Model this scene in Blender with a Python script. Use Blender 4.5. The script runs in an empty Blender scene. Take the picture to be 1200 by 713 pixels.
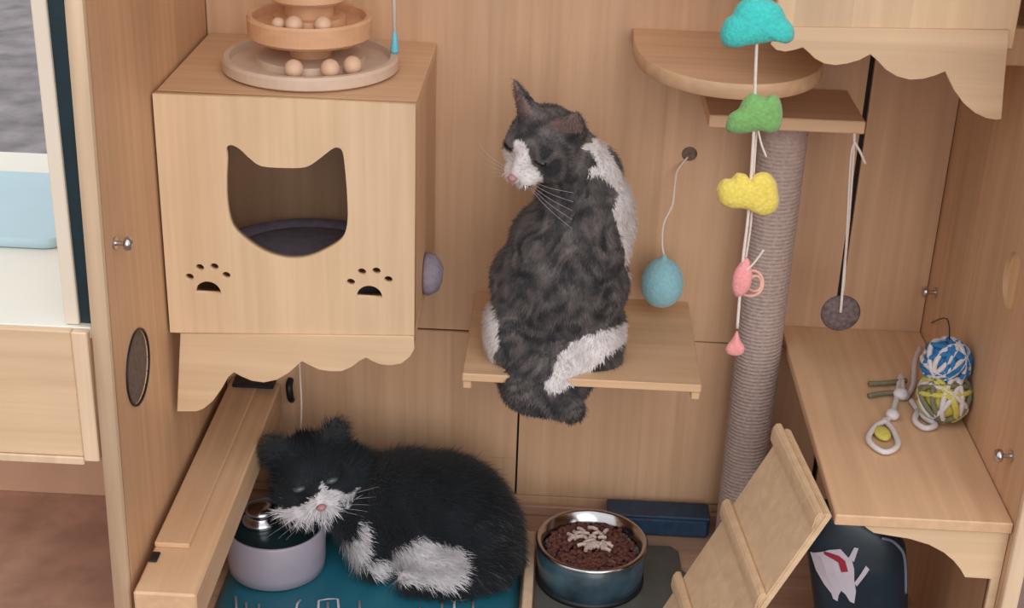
import bpy, bmesh, math, random
from mathutils import Vector, Matrix, noise

random.seed(7)
scene = bpy.context.scene
COL = scene.collection

# ------------------------------------------------------------------ camera
F_PX = 1695.0
CAM_H = 1.42
cY = Vector((80, 786, F_PX)).normalized()
cD = Vector((-130, -3642, F_PX)); cD = (cD - cY * cD.dot(cY)).normalized()
cZ = -cD
cX = cY.cross(cZ)
if cX.x < 0:
    cX = -cX
right = Vector((cX[0], cY[0], cZ[0])); up = Vector((cX[1], cY[1], cZ[1])); fwd = Vector((cX[2], cY[2], cZ[2]))
CAM = Vector((0, 0, CAM_H))
cam_data = bpy.data.cameras.new('camera')
cam = bpy.data.objects.new('camera', cam_data); COL.objects.link(cam)
m = Matrix((right, up, -fwd)).transposed().to_4x4(); m.translation = CAM
cam.matrix_world = m
cam_data.sensor_width = 36; cam_data.lens = F_PX / 1200 * 36
cam_data.clip_start = .05
scene.camera = cam

# ------------------------------------------------------------------ light and exposure
world = bpy.data.worlds.new('world'); scene.world = world; world.use_nodes = True
nt = world.node_tree; nt.nodes.clear()
out = nt.nodes.new('ShaderNodeOutputWorld'); bg = nt.nodes.new('ShaderNodeBackground')
tc = nt.nodes.new('ShaderNodeTexCoord'); sep = nt.nodes.new('ShaderNodeSeparateXYZ')
rmp = nt.nodes.new('ShaderNodeValToRGB')
rmp.color_ramp.elements[0].position = 0.0; rmp.color_ramp.elements[0].color = (.50, .49, .49, 1)
rmp.color_ramp.elements[1].position = 1.0; rmp.color_ramp.elements[1].color = (1.0, 1.0, 1.02, 1)
mr = nt.nodes.new('ShaderNodeMapRange'); mr.inputs['From Min'].default_value = -.2; mr.inputs['From Max'].default_value = .8
nt.links.new(tc.outputs['Generated'], sep.inputs[0]); nt.links.new(sep.outputs['Z'], mr.inputs['Value'])
nt.links.new(mr.outputs[0], rmp.inputs[0]); nt.links.new(rmp.outputs[0], bg.inputs['Color'])
bg.inputs['Strength'].default_value = 1.05
nt.links.new(bg.outputs[0], out.inputs[0])

sun_d = bpy.data.lights.new('sun', 'SUN'); sun_d.energy = 1.0; sun_d.angle = math.radians(50); sun_d.color = (1, .97, .93)
sun = bpy.data.objects.new('sun', sun_d); COL.objects.link(sun)
sun.rotation_euler = Vector((-.3, 1.0, -.38)).to_track_quat('-Z', 'Y').to_euler()

vs = scene.view_settings
vs.view_transform = 'Standard'; vs.look = 'None'; vs.gamma = 1; vs.use_curve_mapping = False
vs.exposure = 0.25

# ------------------------------------------------------------------ photo pixel -> world point
def ray(px, py):
    c = Vector((px - 600, 356.5 - py, F_PX)); return Vector((c.dot(cX), c.dot(cY), c.dot(cZ)))
def P(px, py, X=None, Y=None, Z=None):
    r = ray(px, py)
    t = X / r.x if X is not None else Y / r.y if Y is not None else (Z - CAM_H) / r.z
    return CAM + r * t
def pix(w):
    d = w - CAM; c = cX * d.x + cY * d.y + cZ * d.z
    return 600 + F_PX * c.x / c.z, 356.5 - F_PX * c.y / c.z

# ------------------------------------------------------------------ materials
def srgb(r, g, b):
    f = lambda v: (v / 255 / 12.92) if v / 255 <= .04045 else ((v / 255 + .055) / 1.055) ** 2.4
    return (f(r), f(g), f(b), 1)
def new_mat(name):
    mt = bpy.data.materials.new(name); mt.use_nodes = True
    return mt, mt.node_tree, mt.node_tree.nodes['Principled BSDF']
def plain(name, col, rough=.6, metal=0, var=.08, scale=30, bump=0, sheen=0, coat=0):
    mt, t, b = new_mat(name)
    b.inputs['Roughness'].default_value = rough; b.inputs['Metallic'].default_value = metal
    if sheen: b.inputs['Sheen Weight'].default_value = sheen
    if coat: b.inputs['Coat Weight'].default_value = coat
    tcn = t.nodes.new('ShaderNodeTexCoord'); n = t.nodes.new('ShaderNodeTexNoise'); n.inputs['Scale'].default_value = scale
    n.inputs['Detail'].default_value = 6
    t.links.new(tcn.outputs['Object'], n.inputs['Vector'])
    r = t.nodes.new('ShaderNodeValToRGB')
    c = Vector(col[:3])
    r.color_ramp.elements[0].position = .3; r.color_ramp.elements[1].position = .7
    r.color_ramp.elements[0].color = (*(c * (1 - var)), 1); r.color_ramp.elements[1].color = (*[min(1, v * (1 + var)) for v in c], 1)
    t.links.new(n.outputs['Fac'], r.inputs[0]); t.links.new(r.outputs[0], b.inputs['Base Color'])
    if bump:
        bp = t.nodes.new('ShaderNodeBump'); bp.inputs['Strength'].default_value = bump; bp.inputs['Distance'].default_value = .004
        t.links.new(n.outputs['Fac'], bp.inputs['Height']); t.links.new(bp.outputs[0], b.inputs['Normal'])
    return mt
def wood(name, col, grain='Z', across='X', plank=.07, rough=.5, var=.10, dark=.72):
    """edge-glued light wood: long grain streaks and slight tone steps from strip to strip"""
    mt, t, b = new_mat(name); L = t.links.new; N = t.nodes.new
    b.inputs['Roughness'].default_value = rough
    tcn = N('ShaderNodeTexCoord'); geo = N('ShaderNodeNewGeometry'); s = N('ShaderNodeSeparateXYZ')
    L(geo.outputs['Position'], s.inputs[0])
    mp = N('ShaderNodeMapping')
    sc = {'X': [60, 60, 60], 'Y': [60, 60, 60], 'Z': [60, 60, 60]}['X']
    sc['XYZ'.index(grain)] = 2.2
    mp.inputs['Scale'].default_value = sc
    L(geo.outputs['Position'], mp.inputs['Vector'])
    n = N('ShaderNodeTexNoise'); n.inputs['Scale'].default_value = 1.0; n.inputs['Detail'].default_value = 5; n.inputs['Distortion'].default_value = .4
    L(mp.outputs[0], n.inputs['Vector'])
    # strip index
    dv = N('ShaderNodeMath'); dv.operation = 'DIVIDE'; dv.inputs[1].default_value = plank; L(s.outputs[across], dv.inputs[0])
    fl = N('ShaderNodeMath'); fl.operation = 'FLOOR'; L(dv.outputs[0], fl.inputs[0])
    wn = N('ShaderNodeTexWhiteNoise'); wn.noise_dimensions = '1D'; L(fl.outputs[0], wn.inputs['W'])
    big = N('ShaderNodeTexNoise'); big.inputs['Scale'].default_value = 5; big.inputs['Detail'].default_value = 2
    L(geo.outputs['Position'], big.inputs['Vector'])
    c = Vector(col[:3])
    r = N('ShaderNodeValToRGB'); r.color_ramp.elements[0].position = .25; r.color_ramp.elements[1].position = .75
    r.color_ramp.elements[0].color = (c[0] * dark * 1.02, c[1] * dark * .97, c[2] * dark * .92, 1)
    r.color_ramp.elements[1].color = (*[min(1, v * 1.08) for v in c], 1)
    L(n.outputs['Fac'], r.inputs[0])
    a1 = N('ShaderNodeMath'); a1.operation = 'MULTIPLY_ADD'; a1.inputs[1].default_value = var * 1.6; a1.inputs[2].default_value = 1 - var * .8
    L(wn.outputs['Value'], a1.inputs[0])
    a2 = N('ShaderNodeMath'); a2.operation = 'MULTIPLY_ADD'; a2.inputs[1].default_value = .3; a2.inputs[2].default_value = .85
    L(big.outputs['Fac'], a2.inputs[0])
    a3 = N('ShaderNodeMath'); a3.operation = 'MULTIPLY'; L(a1.outputs[0], a3.inputs[0]); L(a2.outputs[0], a3.inputs[1])
    mx = N('ShaderNodeVectorMath'); mx.operation = 'SCALE'; L(r.outputs[0], mx.inputs[0]); L(a3.outputs[0], mx.inputs['Scale'])
    L(mx.outputs[0], b.inputs['Base Color'])
    bp = N('ShaderNodeBump'); bp.inputs['Strength'].default_value = .06; bp.inputs['Distance'].default_value = .002
    L(n.outputs['Fac'], bp.inputs['Height']); L(bp.outputs[0], b.inputs['Normal'])
    return mt
def fur_mat(name):
    mt, t, b = new_mat(name); b.inputs['Roughness'].default_value = .75
    b.inputs['Sheen Weight'].default_value = .15; b.inputs['Specular IOR Level'].default_value = .25
    a = t.nodes.new('ShaderNodeAttribute'); a.attribute_name = 'fur_colour'
    t.links.new(a.outputs['Color'], b.inputs['Base Color'])
    return mt

W = srgb(214, 176, 138)
M = {}
M['wall_wood'] = wood('wall_wood', srgb(206, 168, 135), 'Z', 'X', .085, var=.07, dark=.86)
M['side_wood'] = wood('side_wood', srgb(208, 168, 132), 'Z', 'Y', .1, var=.07, dark=.86)
M['pale_wood'] = wood('pale_wood', srgb(221, 192, 158), 'Z', 'X', .075, var=.12, dark=.88)
M['pale_wood_x'] = wood('pale_wood_x', srgb(219, 190, 156), 'X', 'Z', .05, var=.06, dark=.88)
M['shelf_wood'] = wood('shelf_wood', srgb(214, 178, 142), 'X', 'Y', .07, var=.08, dark=.86)
M['shelf_wood_y'] = wood('shelf_wood_y', srgb(214, 178, 142), 'Y', 'X', .06, var=.08, dark=.86)
M['edge_wood'] = wood('edge_wood', srgb(222, 196, 166), 'Z', 'Y', .05, var=.05, dark=.86)
M['floor_wood'] = wood('floor_wood', srgb(196, 158, 134), 'X', 'Y', .09)
M['brick_red'] = plain('brick_red', srgb(184, 144, 124), .8, var=.22, scale=14, bump=.3)
M['paving'] = plain('paving', srgb(128, 104, 94), .85, var=.2, scale=6, bump=.2)
M['gravel'] = plain('gravel', srgb(128, 122, 124), .9, var=.35, scale=9, bump=.4)
M['dark_gap'] = plain('dark_gap', srgb(48, 42, 40), .9)
M['gap_shade'] = plain('gap_shade', srgb(10, 40, 50), .5, var=.2)  # dark tone painted for the shade inside the gap
M['cream'] = plain('cream', srgb(226, 214, 196), .5, var=.03, scale=4)
M['white_top'] = plain('white_top', srgb(226, 224, 212), .35, var=.03, scale=5)
M['sky_blue'] = plain('sky_blue', srgb(174, 203, 214), .45, var=.03, scale=6)
M['chrome'] = plain('chrome', srgb(200, 200, 205), .18, metal=1, var=.03)
M['steel'] = plain('steel', srgb(190, 188, 190), .16, metal=1, var=.05)
M['iron'] = plain('iron', srgb(52, 52, 58), .45, metal=.7)
M['hole_felt'] = plain('hole_felt', srgb(112, 94, 84), .95, var=.25, scale=120)
M['daylit_wood'] = wood('daylit_wood', srgb(236, 196, 146), 'Z', 'Y', .05)  # pale tone with daylight painted into the wood colour
M['sisal'] = plain('sisal', srgb(180, 160, 152), .95, var=.15, scale=160, bump=.5)
M['cord'] = plain('cord', srgb(226, 214, 206), .9, var=.08, scale=300)
M['toy_wood'] = wood('toy_wood', srgb(208, 164, 128), 'X', 'Y', .3, dark=.88)
M['toy_pale'] = plain('toy_pale', srgb(206, 182, 162), .6, var=.08, scale=25)
M['ball_wood'] = plain('ball_wood', srgb(216, 180, 152), .5, var=.06)
M['f_teal'] = plain('f_teal', srgb(66, 204, 198), .95, var=.12, scale=220, bump=.5, sheen=.3)
M['f_green'] = plain('f_green', srgb(124, 178, 104), .95, var=.12, scale=220, bump=.5, sheen=.3)
M['f_yellow'] = plain('f_yellow', srgb(236, 214, 100), .95, var=.12, scale=220, bump=.5, sheen=.3)
M['f_pink'] = plain('f_pink', srgb(240, 160, 160), .95, var=.1, scale=220, bump=.5, sheen=.3)
M['f_peach'] = plain('f_peach', srgb(226, 178, 160), .95, var=.1, scale=220)
M['f_blue'] = plain('f_blue', srgb(140, 192, 204), .95, var=.1, scale=220, bump=.5, sheen=.3)
M['f_lilac'] = plain('f_lilac', srgb(138, 128, 142), .95, var=.12, scale=200, bump=.5)
M['f_grey'] = plain('f_grey', srgb(112, 98, 98), .95, var=.4, scale=140, bump=.6)
M['tip_blue'] = plain('tip_blue', srgb(110, 190, 212), .4)
M['cushion'] = plain('cushion', srgb(128, 120, 134), .95, var=.15, scale=60, bump=.4)
M['lilac_white'] = plain('lilac_white', srgb(150, 144, 158), .35, var=.03, coat=.3)
M['dark_green'] = plain('dark_green', srgb(24, 44, 48), .25, var=.2, scale=20)
M['bag_teal'] = plain('bag_teal', srgb(34, 104, 124), .4, var=.12, scale=10)
M['bag_dark'] = plain('bag_dark', srgb(22, 42, 56), .35, var=.25, scale=18)
M['bag_blue'] = plain('bag_blue', srgb(26, 56, 84), .5, var=.35, scale=60)
M['print_white'] = plain('print_white', srgb(196, 190, 202), .45, var=.03)
M['print_red'] = plain('print_red', srgb(150, 20, 50), .45, var=.05)
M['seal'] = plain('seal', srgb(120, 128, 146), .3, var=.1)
M['bowl_out'] = plain('bowl_out', srgb(52, 74, 86), .3, var=.5, scale=22, coat=.4)
M['mat_grey'] = plain('mat_grey', srgb(88, 88, 82), .7, var=.12, scale=40)
M['kibble'] = plain('kibble', srgb(104, 60, 52), .6, var=.25, scale=90)
M['glint_pale'] = plain('glint_pale', srgb(206, 186, 178), .5, var=.1, scale=90)  # pale tone painted for the reflections in the bowl
M['r_blue'] = plain('r_blue', srgb(44, 118, 178), .8, var=.15, scale=200)
M['r_white'] = plain('r_white', srgb(216, 210, 212), .85, var=.06, scale=200)
M['r_yellow'] = plain('r_yellow', srgb(206, 196, 96), .85, var=.12, scale=200)
M['r_grey'] = plain('r_grey', srgb(120, 118, 92), .85, var=.12, scale=200)
M['fur'] = fur_mat('fur')
M['nose'] = plain('nose', srgb(176, 128, 134), .4, var=.05)
M['eye_dark'] = plain('eye_dark', srgb(16, 18, 20), .08, var=.05)
M['eye_green'] = plain('eye_green', srgb(74, 82, 82), .1, var=.1)
M['plaster'] = plain('plaster', srgb(196, 156, 130), .8, var=.1, scale=6)

# ------------------------------------------------------------------ object helpers
def wl(o):
    v = Vector((0, 0, 0))
    while o is not None:
        v += o.location; o = o.parent
    return v
def tag(o, label=None, cat=None, group=None, kind=None):
    if label: o['label'] = label
    if cat: o['category'] = cat
    if group: o['group'] = group
    if kind: o['kind'] = kind
    return o
def thing(name, loc, label, cat, group=None):
    o = bpy.data.objects.new(name, None); COL.objects.link(o); o.location = Vector(loc); o.empty_display_size = .03
    return tag(o, label, cat, group)
def obj(name, src, mat, parent=None, smooth=False, label=None, cat=None, group=None, kind=None):
    """src: bmesh or mesh with WORLD coordinates; origin goes to the base centre (or the parent's origin)"""
    if isinstance(src, bmesh.types.BMesh):
        me = bpy.data.meshes.new(name); src.to_mesh(me); src.free()
    else:
        me = src; me.name = name
    o = bpy.data.objects.new(name, me); COL.objects.link(o)
    vs_ = [v.co for v in me.vertices]
    lo = Vector([min(v[i] for v in vs_) for i in range(3)]); hi = Vector([max(v[i] for v in vs_) for i in range(3)])
    base = Vector(((lo.x + hi.x) / 2, (lo.y + hi.y) / 2, lo.z))
    me.transform(Matrix.Translation(-base))
    o.location = base - (wl(parent) if parent else Vector())
    if parent: o.parent = parent
    me.materials.clear(); me.materials.append(M[mat] if isinstance(mat, str) else mat)
    if smooth:
        for p in me.polygons: p.use_smooth = True
    return tag(o, label, cat, group, kind)
def bm_box(bm, x0, x1, y0, y1, z0, z1, bev=.0015):
    b2 = bmesh.new()
    bmesh.ops.create_cube(b2, size=1)
    for v in b2.verts:
        v.co = Vector(((x0 + x1) / 2 + v.co.x * (x1 - x0), (y0 + y1) / 2 + v.co.y * (y1 - y0), (z0 + z1) / 2 + v.co.z * (z1 - z0)))
    if bev: bmesh.ops.bevel(b2, geom=b2.edges[:], offset=bev, segments=1, affect='EDGES')
    merge(bm, b2); return bm
def merge(bm, b2):
    me = bpy.data.meshes.new('tmp'); b2.to_mesh(me); b2.free(); bm.from_mesh(me); bpy.data.meshes.remove(me)
def box(*a, bev=.0015):
    return bm_box(bmesh.new(), *a, bev=bev)
def bm_tube(bm, pts, r, sides=8, closed=False):
    pts = [Vector(p) for p in pts]; n = len(pts); rings = []
    prev = None
    for i, p in enumerate(pts):
        a = pts[(i - 1) % n] if (closed or i > 0) else p
        b = pts[(i + 1) % n] if (closed or i < n - 1) else p
        t = (b - a).normalized()
        if prev is None:
            s = t.orthogonal().normalized()
        else:
            s = (prev - t * prev.dot(t)).normalized()
        prev = s; q = t.cross(s)
        rr = r(i / (n - 1)) if callable(r) else r
        rings.append([bm.verts.new(p + (s * math.cos(k * 2 * math.pi / sides) + q * math.sin(k * 2 * math.pi / sides)) * rr) for k in range(sides)])
    for i in range(n if closed else n - 1):
        A, B = rings[i], rings[(i + 1) % n]
        for k in range(sides):
            bm.faces.new((A[k], A[(k + 1) % sides], B[(k + 1) % sides], B[k]))
    if not closed:
        bm.faces.new(rings[0][::-1]); bm.faces.new(rings[-1])
    return bm
def tube(*a, **k): return bm_tube(bmesh.new(), *a, **k)
def spline(pts, n=8):
    pts = [Vector(p) for p in pts]; res = []
    for i in range(len(pts) - 1):
        p0 = pts[max(0, i - 1)]; p1 = pts[i]; p2 = pts[i + 1]; p3 = pts[min(len(pts) - 1, i + 2)]
        for k in range(n):
            t = k / n
            res.append(.5 * ((2 * p1) + (p2 - p0) * t + (2 * p0 - 5 * p1 + 4 * p2 - p3) * t * t + (3 * p1 - p0 - 3 * p2 + p3) * t ** 3))
    res.append(pts[-1]); return res
def lathe(prof, c, seg=48, axis='Z'):
    """prof: (radius, height) list; surface of revolution about a line through c"""
    bm = bmesh.new(); c = Vector(c); rings = []
    for r, h in prof:
        if r < 1e-6:
            rings.append([bm.verts.new((0, 0, h))])
        else:
            rings.append([bm.verts.new((r * math.cos(2 * math.pi * k / seg), r * math.sin(2 * math.pi * k / seg), h)) for k in range(seg)])
    for A, B in zip(rings, rings[1:]):
        for k in range(seg):
            a0, a1 = A[k % len(A)], A[(k + 1) % len(A)]; b0, b1 = B[k % len(B)], B[(k + 1) % len(B)]
            f = []
            for v in (a0, a1, b1, b0):
                if v not in f: f.append(v)
            if len(f) > 2: bm.faces.new(f)
    if axis == 'X':
        for v in bm.verts: v.co = Vector((v.co.z, v.co.x, v.co.y))
    elif axis == 'Y':
        for v in bm.verts: v.co = Vector((v.co.x, v.co.z, v.co.y))
    for v in bm.verts: v.co += c
    bmesh.ops.recalc_face_normals(bm, faces=bm.faces)
    return bm
def sheet(loops, thick, fn, bev=0.0):
    """flat plate with holes: 2-D loops (first the outline), extruded; fn maps (u, v, w) to world"""
    cu = bpy.data.curves.new('tmp', 'CURVE'); cu.dimensions = '2D'; cu.fill_mode = 'BOTH'; cu.extrude = thick / 2
    cu.bevel_depth = bev; cu.bevel_resolution = 0
    for lp in loops:
        s = cu.splines.new('POLY'); s.points.add(len(lp) - 1)
        for q, (u, v) in zip(s.points, lp): q.co = (u, v, 0, 1)
        s.use_cyclic_u = True
    o = bpy.data.objects.new('tmp', cu); COL.objects.link(o)
    dg = bpy.context.evaluated_depsgraph_get()
    me = bpy.data.meshes.new_from_object(o.evaluated_get(dg))
    bpy.data.objects.remove(o); bpy.data.curves.remove(cu)
    bm = bmesh.new(); bm.from_mesh(me); bpy.data.meshes.remove(me)
    bmesh.ops.remove_doubles(bm, verts=bm.verts, dist=1e-5)
    for v in bm.verts: v.co = Vector(fn(*v.co))
    bmesh.ops.recalc_face_normals(bm, faces=bm.faces)
    return bm
def circ(cx, cz, rx, rz, n=24, a0=0, a1=2 * math.pi):
    full = abs(a1 - a0 - 2 * math.pi) < 1e-6
    return [(cx + rx * math.cos(a0 + (a1 - a0) * k / (n if full else n - 1)), cz + rz * math.sin(a0 + (a1 - a0) * k / (n if full else n - 1))) for k in range(n)]
def smooth2(pts, n=5, closed=True):
    q = [Vector((a, b, 0)) for a, b in pts]; L = len(q); r = []
    for i in range(L if closed else L - 1):
        p0, p1, p2, p3 = (q[(i - 1) % L] if closed or i else q[i]), q[i], q[(i + 1) % L], (q[(i + 2) % L] if closed or i + 2 < L else q[i + 1])
        for k in range(n):
            t = k / n
            v = .5 * ((2 * p1) + (p2 - p0) * t + (2 * p0 - 5 * p1 + 4 * p2 - p3) * t * t + (3 * p1 - p0 - 3 * p2 + p3) * t ** 3)
            r.append((v.x, v.y))
    if not closed: r.append((q[-1].x, q[-1].y))
    return r
def slab(corners, thick, bev=.002):
    """plate from four corners (upper face, in order), thickness goes to the far side of its normal"""
    c = [Vector(q) for q in corners]; n = (c[1] - c[0]).cross(c[3] - c[0]).normalized()
    bm = bmesh.new()
    a = [bm.verts.new(q) for q in c]; b = [bm.verts.new(q - n * thick) for q in c]
    bm.faces.new(a); bm.faces.new(b[::-1])
    for i in range(4): bm.faces.new((a[i], b[i], b[(i + 1) % 4], a[(i + 1) % 4]))
    bmesh.ops.recalc_face_normals(bm, faces=bm.faces)
    if bev: bmesh.ops.bevel(bm, geom=bm.edges[:], offset=bev, segments=2, affect='EDGES')
    return bm
def blob(c, r, seg=20, rot=None):
    bm = bmesh.new(); bmesh.ops.create_uvsphere(bm, u_segments=seg, v_segments=max(8, seg * 2 // 3), radius=1)
    rv = Vector(r) if not isinstance(r, (int, float)) else Vector((r, r, r))
    for v in bm.verts:
        q = Vector((v.co.x * rv.x, v.co.y * rv.y, v.co.z * rv.z))
        if rot: q = rot @ q
        v.co = q + Vector(c)
    return bm

# ------------------------------------------------------------------ the setting
XL, XR, YB, YF = -.547, .618, 2.18, 1.607
WT = .021
CT = 1.86                               # underside of the cabinet's roof
S = 'structure'
# outside ground: brown paving by the cabinet, grey paving farther off
obj('floor_outside', box(-6, 6, -3, 3.2, -.12, -.04, bev=0), 'paving', kind=S)
obj('floor_far', box(-12, 12, 3.2, 16, -.12, -.041, bev=0), 'gravel', kind=S)
# cabinet shell
obj('floor', box(XL - WT, XR + WT, YF + .0, YB + .02, -.04, 0, bev=0), 'floor_wood', kind=S)
obj('ceiling', box(XL - WT, XR + WT, 1.68, YB + .02, CT, CT + .025), 'shelf_wood', kind=S)
hc = P(160, 435, X=XL)
hole = circ(1.703, .508, .050, .050, 32)
yl = lambda z: 1.583 + .046 * z       # the left side board leans back a little towards the top
wlft = obj('wall_left', sheet([[(yl(0), 0), (YB + .02, 0), (YB + .02, CT), (yl(CT), CT)], hole], WT, lambda u, v, w: (XL - WT / 2 + w, u, v)), 'side_wood', kind=S)
obj('front_edging', sheet([[(yl(0) - .012, -.04), (yl(0), -.04), (yl(CT + .025), CT + .025), (yl(CT + .025) - .012, CT + .025)]], WT, lambda u, v, w: (XL - WT / 2 + w, u, v)), 'edge_wood', wlft)
vc = obj('vent_disc', lathe([(0, 0), (.058, 0), (.058, .004), (0, .004)], (XL - .0055, 1.703, .508), axis='X'), 'hole_felt', wlft)
obj('vent_ring', lathe([(.050, 0), (.053, 0), (.053, .003), (.050, .003), (.050, 0)], (XL - .0005, 1.703, .508), axis='X'), 'iron', vc)
hp = P(1186, 330, X=XR)
wrt = obj('wall_right', sheet([[(YF, 0), (YB + .02, 0), (YB + .02, CT), (YF, CT)], circ(hp.y, hp.z, .04, .04, 32)], WT, lambda u, v, w: (XR + WT / 2 + w, u, v)), 'side_wood', kind=S)
obj('front_edging', box(XR, XR + WT, YF - .012, YF, -.04, CT + .025), 'edge_wood', wrt)
obj('vent_disc', lathe([(0, 0), (.048, 0), (.048, .004), (0, .004)], (XR + .006, hp.y, hp.z), axis='X'), 'daylit_wood', wrt)  # pale disc stands in for daylight showing through the hole
# back wall: dark backing board with separate wood panels, joints left open
wb = obj('wall_back', box(XL, XR, YB + .014, YB + .03, 0, CT, bev=0), 'dark_gap', kind=S)
zs = P(520, 387, Y=YB).z                # horizontal joint
xs = P(608, 480, Y=YB).x                # upright joint
slit = .474
zb = P(735, 587, Y=YB).z
hole_w = P(808, 181, Y=YB)
def bpanel(x0, x1, z0, z1, dy=0, holes=()):
    g = .0018
    return obj('panel', sheet([[(x0 + g, z0 + g), (x1 - g, z0 + g), (x1 - g, z1 - g), (x0 + g, z1 - g)]] + list(holes), .013, lambda u, v, w: (u, YB + .0068 + dy + w, v)), 'wall_wood', wb)
bpanel(XL, slit, zs, CT - .005, holes=[circ(hole_w.x, hole_w.z, .0125, .0125, 24)])
bpanel(slit + .0055, XR, .0, CT - .005)
bpanel(XL, xs, P(560, 535, Y=YB).z, zs, -.004)
bpanel(XL, xs, zb, P(560, 535, Y=YB).z)
bpanel(xs, slit, zb, zs)
bpanel(XL, slit, .001, zb, .0)
obj('hole_plug', lathe([(0, 0), (.0125, 0), (.0125, .004), (0, .004)], (hole_w.x, YB + .006, hole_w.z), 24, 'Y'), 'hole_felt', wb)
bb = obj('baseboard_back', box(XL + .01, slit - .09, YB - .012, YB - .001, .0005, zb - .014), 'floor_wood', kind=S)

# ------------------------------------------------------------------ left cat house
HB = 1.853                              # front of the house
hx0, hx1 = XL + .004, -.19
hzt = .843; hzb = .487
th = .016
house = thing('cat_house', (-.366, 2.0, hzb), 'wooden cat house with cat-head doorway and paw-print cutouts', 'cat house')
fp = lambda a: (P(a[0], a[1], Y=HB).x, P(a[0], a[1], Y=HB).z)
door = [(266, 186), (265, 174), (271, 170), (281, 175), (294, 187), (307, 195), (335, 197), (358, 196), (372, 188), (386, 177), (394, 173), (401, 177), (404, 195), (407, 232), (407, 262), (400, 281), (381, 294), (358, 303), (334, 304), (310, 297), (288, 283), (272, 266), (266, 240), (265, 212)]
loops = [[(hx0, hzb), (hx1, hzb), (hx1, hzt), (hx0, hzt)], smooth2([fp(a) for a in door], 3)]
for toes, pad in (([(222, 325), (234, 314), (251, 313), (265, 323)], (244, 341)), ([(411, 331), (424, 319), (441, 318), (455, 328)], (433, 346))):
    for q in toes:
        c = fp(q); loops.append(circ(c[0], c[1], .0062, .0055, 16))
    c = fp(pad); loops.append(circ(c[0], c[1] - .004, .0185, .0185, 18, 0, math.pi))
obj('front_panel', sheet(loops, th, lambda u, v, w: (u, HB + th / 2 + w, v)), 'pale_wood', house)
obj('top_panel', box(hx0, hx1, HB + th, YB - .0005, hzt - .016, hzt), 'shelf_wood', house)
obj('bottom_panel', box(hx0, hx1, HB + th, YB - .0005, hzb, hzb + .015), 'shelf_wood', house)
obj('side_panel', box(hx1 - .016, hx1 - .0005, HB + th, YB - .0005, hzb + .015, hzt - .0165), 'side_wood', house)
def fv(pts, Y):
    return [(P(a, b, Y=Y).x, P(a, b, Y=Y).z) for a, b in pts]
VY = HB - .0045
val = [(212, 392), (484, 395), (485, 409), (480, 418), (470, 426), (458, 428), (446, 427), (436, 423), (429, 419), (421, 423), (412, 430), (400, 435), (386, 435), (374, 433), (363, 428), (354, 423), (348, 428), (338, 437), (324, 445), (309, 448), (295, 446), (283, 441), (274, 436), (267, 442), (259, 456), (249, 470), (238, 479), (230, 482), (208, 482)]
obj('valance', sheet([fv(val, VY)], .0035, lambda u, v, w: (max(u, hx0), VY + .002 + w, v), bev=.0008), 'pale_wood_x', house)
cu = thing('bed_cushion', (-.366, 2.0, hzb + .0155), 'grey plush cushion lying inside the wooden cat house', 'cushion')
bm = blob((-.372, 2.02, hzb + .046), (.14, .13, .03), 32)
obj('pad', bm, 'cushion', cu, smooth=True)
bm = tube([Vector((-.372 + .125 * math.cos(a) * 1.05, 2.02 + .118 * math.sin(a), hzb + .05)) for a in [k * math.pi / 24 for k in range(48)]], .022, 10, closed=True)
obj('rim', bm, 'cushion', cu, smooth=True)

# ------------------------------------------------------------------ upper right cat house
RY = 1.87
rx0 = P(907, 40, Y=RY).x; rx1 = P(1181, 90, Y=RY).x
rzb = P(1000, 50, Y=RY).z
rh = thing('cat_house', ((rx0 + rx1) / 2, 2.02, rzb - .06), 'pale wooden cat house cut off by the top right corner', 'cat house')
obj('front_panel', box(rx0, rx1, RY, RY + .016, rzb, rzb + .33), 'pale_wood', rh)
obj('bottom_panel', box(rx0, rx1, RY + .016, YB - .0005, rzb, rzb + .016), 'shelf_wood', rh)
obj('side_panel', box(rx0, rx0 + .016, RY + .016, YB - .0005, rzb + .016, rzb + .33), 'side_wood', rh)
obj('side_panel', box(rx1 - .016, rx1, RY + .016, YB - .0005, rzb + .016, rzb + .33), 'side_wood', rh)
obj('top_panel', box(rx0, rx1, RY, YB - .0005, rzb + .33, rzb + .346), 'shelf_wood', rh)
obj('hinge_block', box(rx1 + .0005, XR - .0005, RY + .03, RY + .05, rzb - .03, rzb + .02), 'side_wood', rh)
rval = [(1182, 36), (952, 33), (906, 32), (904, 52), (910, 58), (920, 60), (931, 58), (941, 55), (947, 60), (955, 68), (966, 74), (979, 76), (993, 74), (1007, 70), (1020, 63), (1028, 70), (1038, 81), (1051, 89), (1066, 93), (1082, 92), (1096, 88), (1108, 83), (1112, 92), (1119, 106), (1130, 121), (1143, 132), (1156, 138), (1168, 140), (1173, 139), (1176, 100)]
obj('valance', sheet([fv(rval, RY - .0045)], .0035, lambda u, v, w: (u, RY - .0025 + w, v), bev=.0008), 'pale_wood_x', rh)

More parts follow.
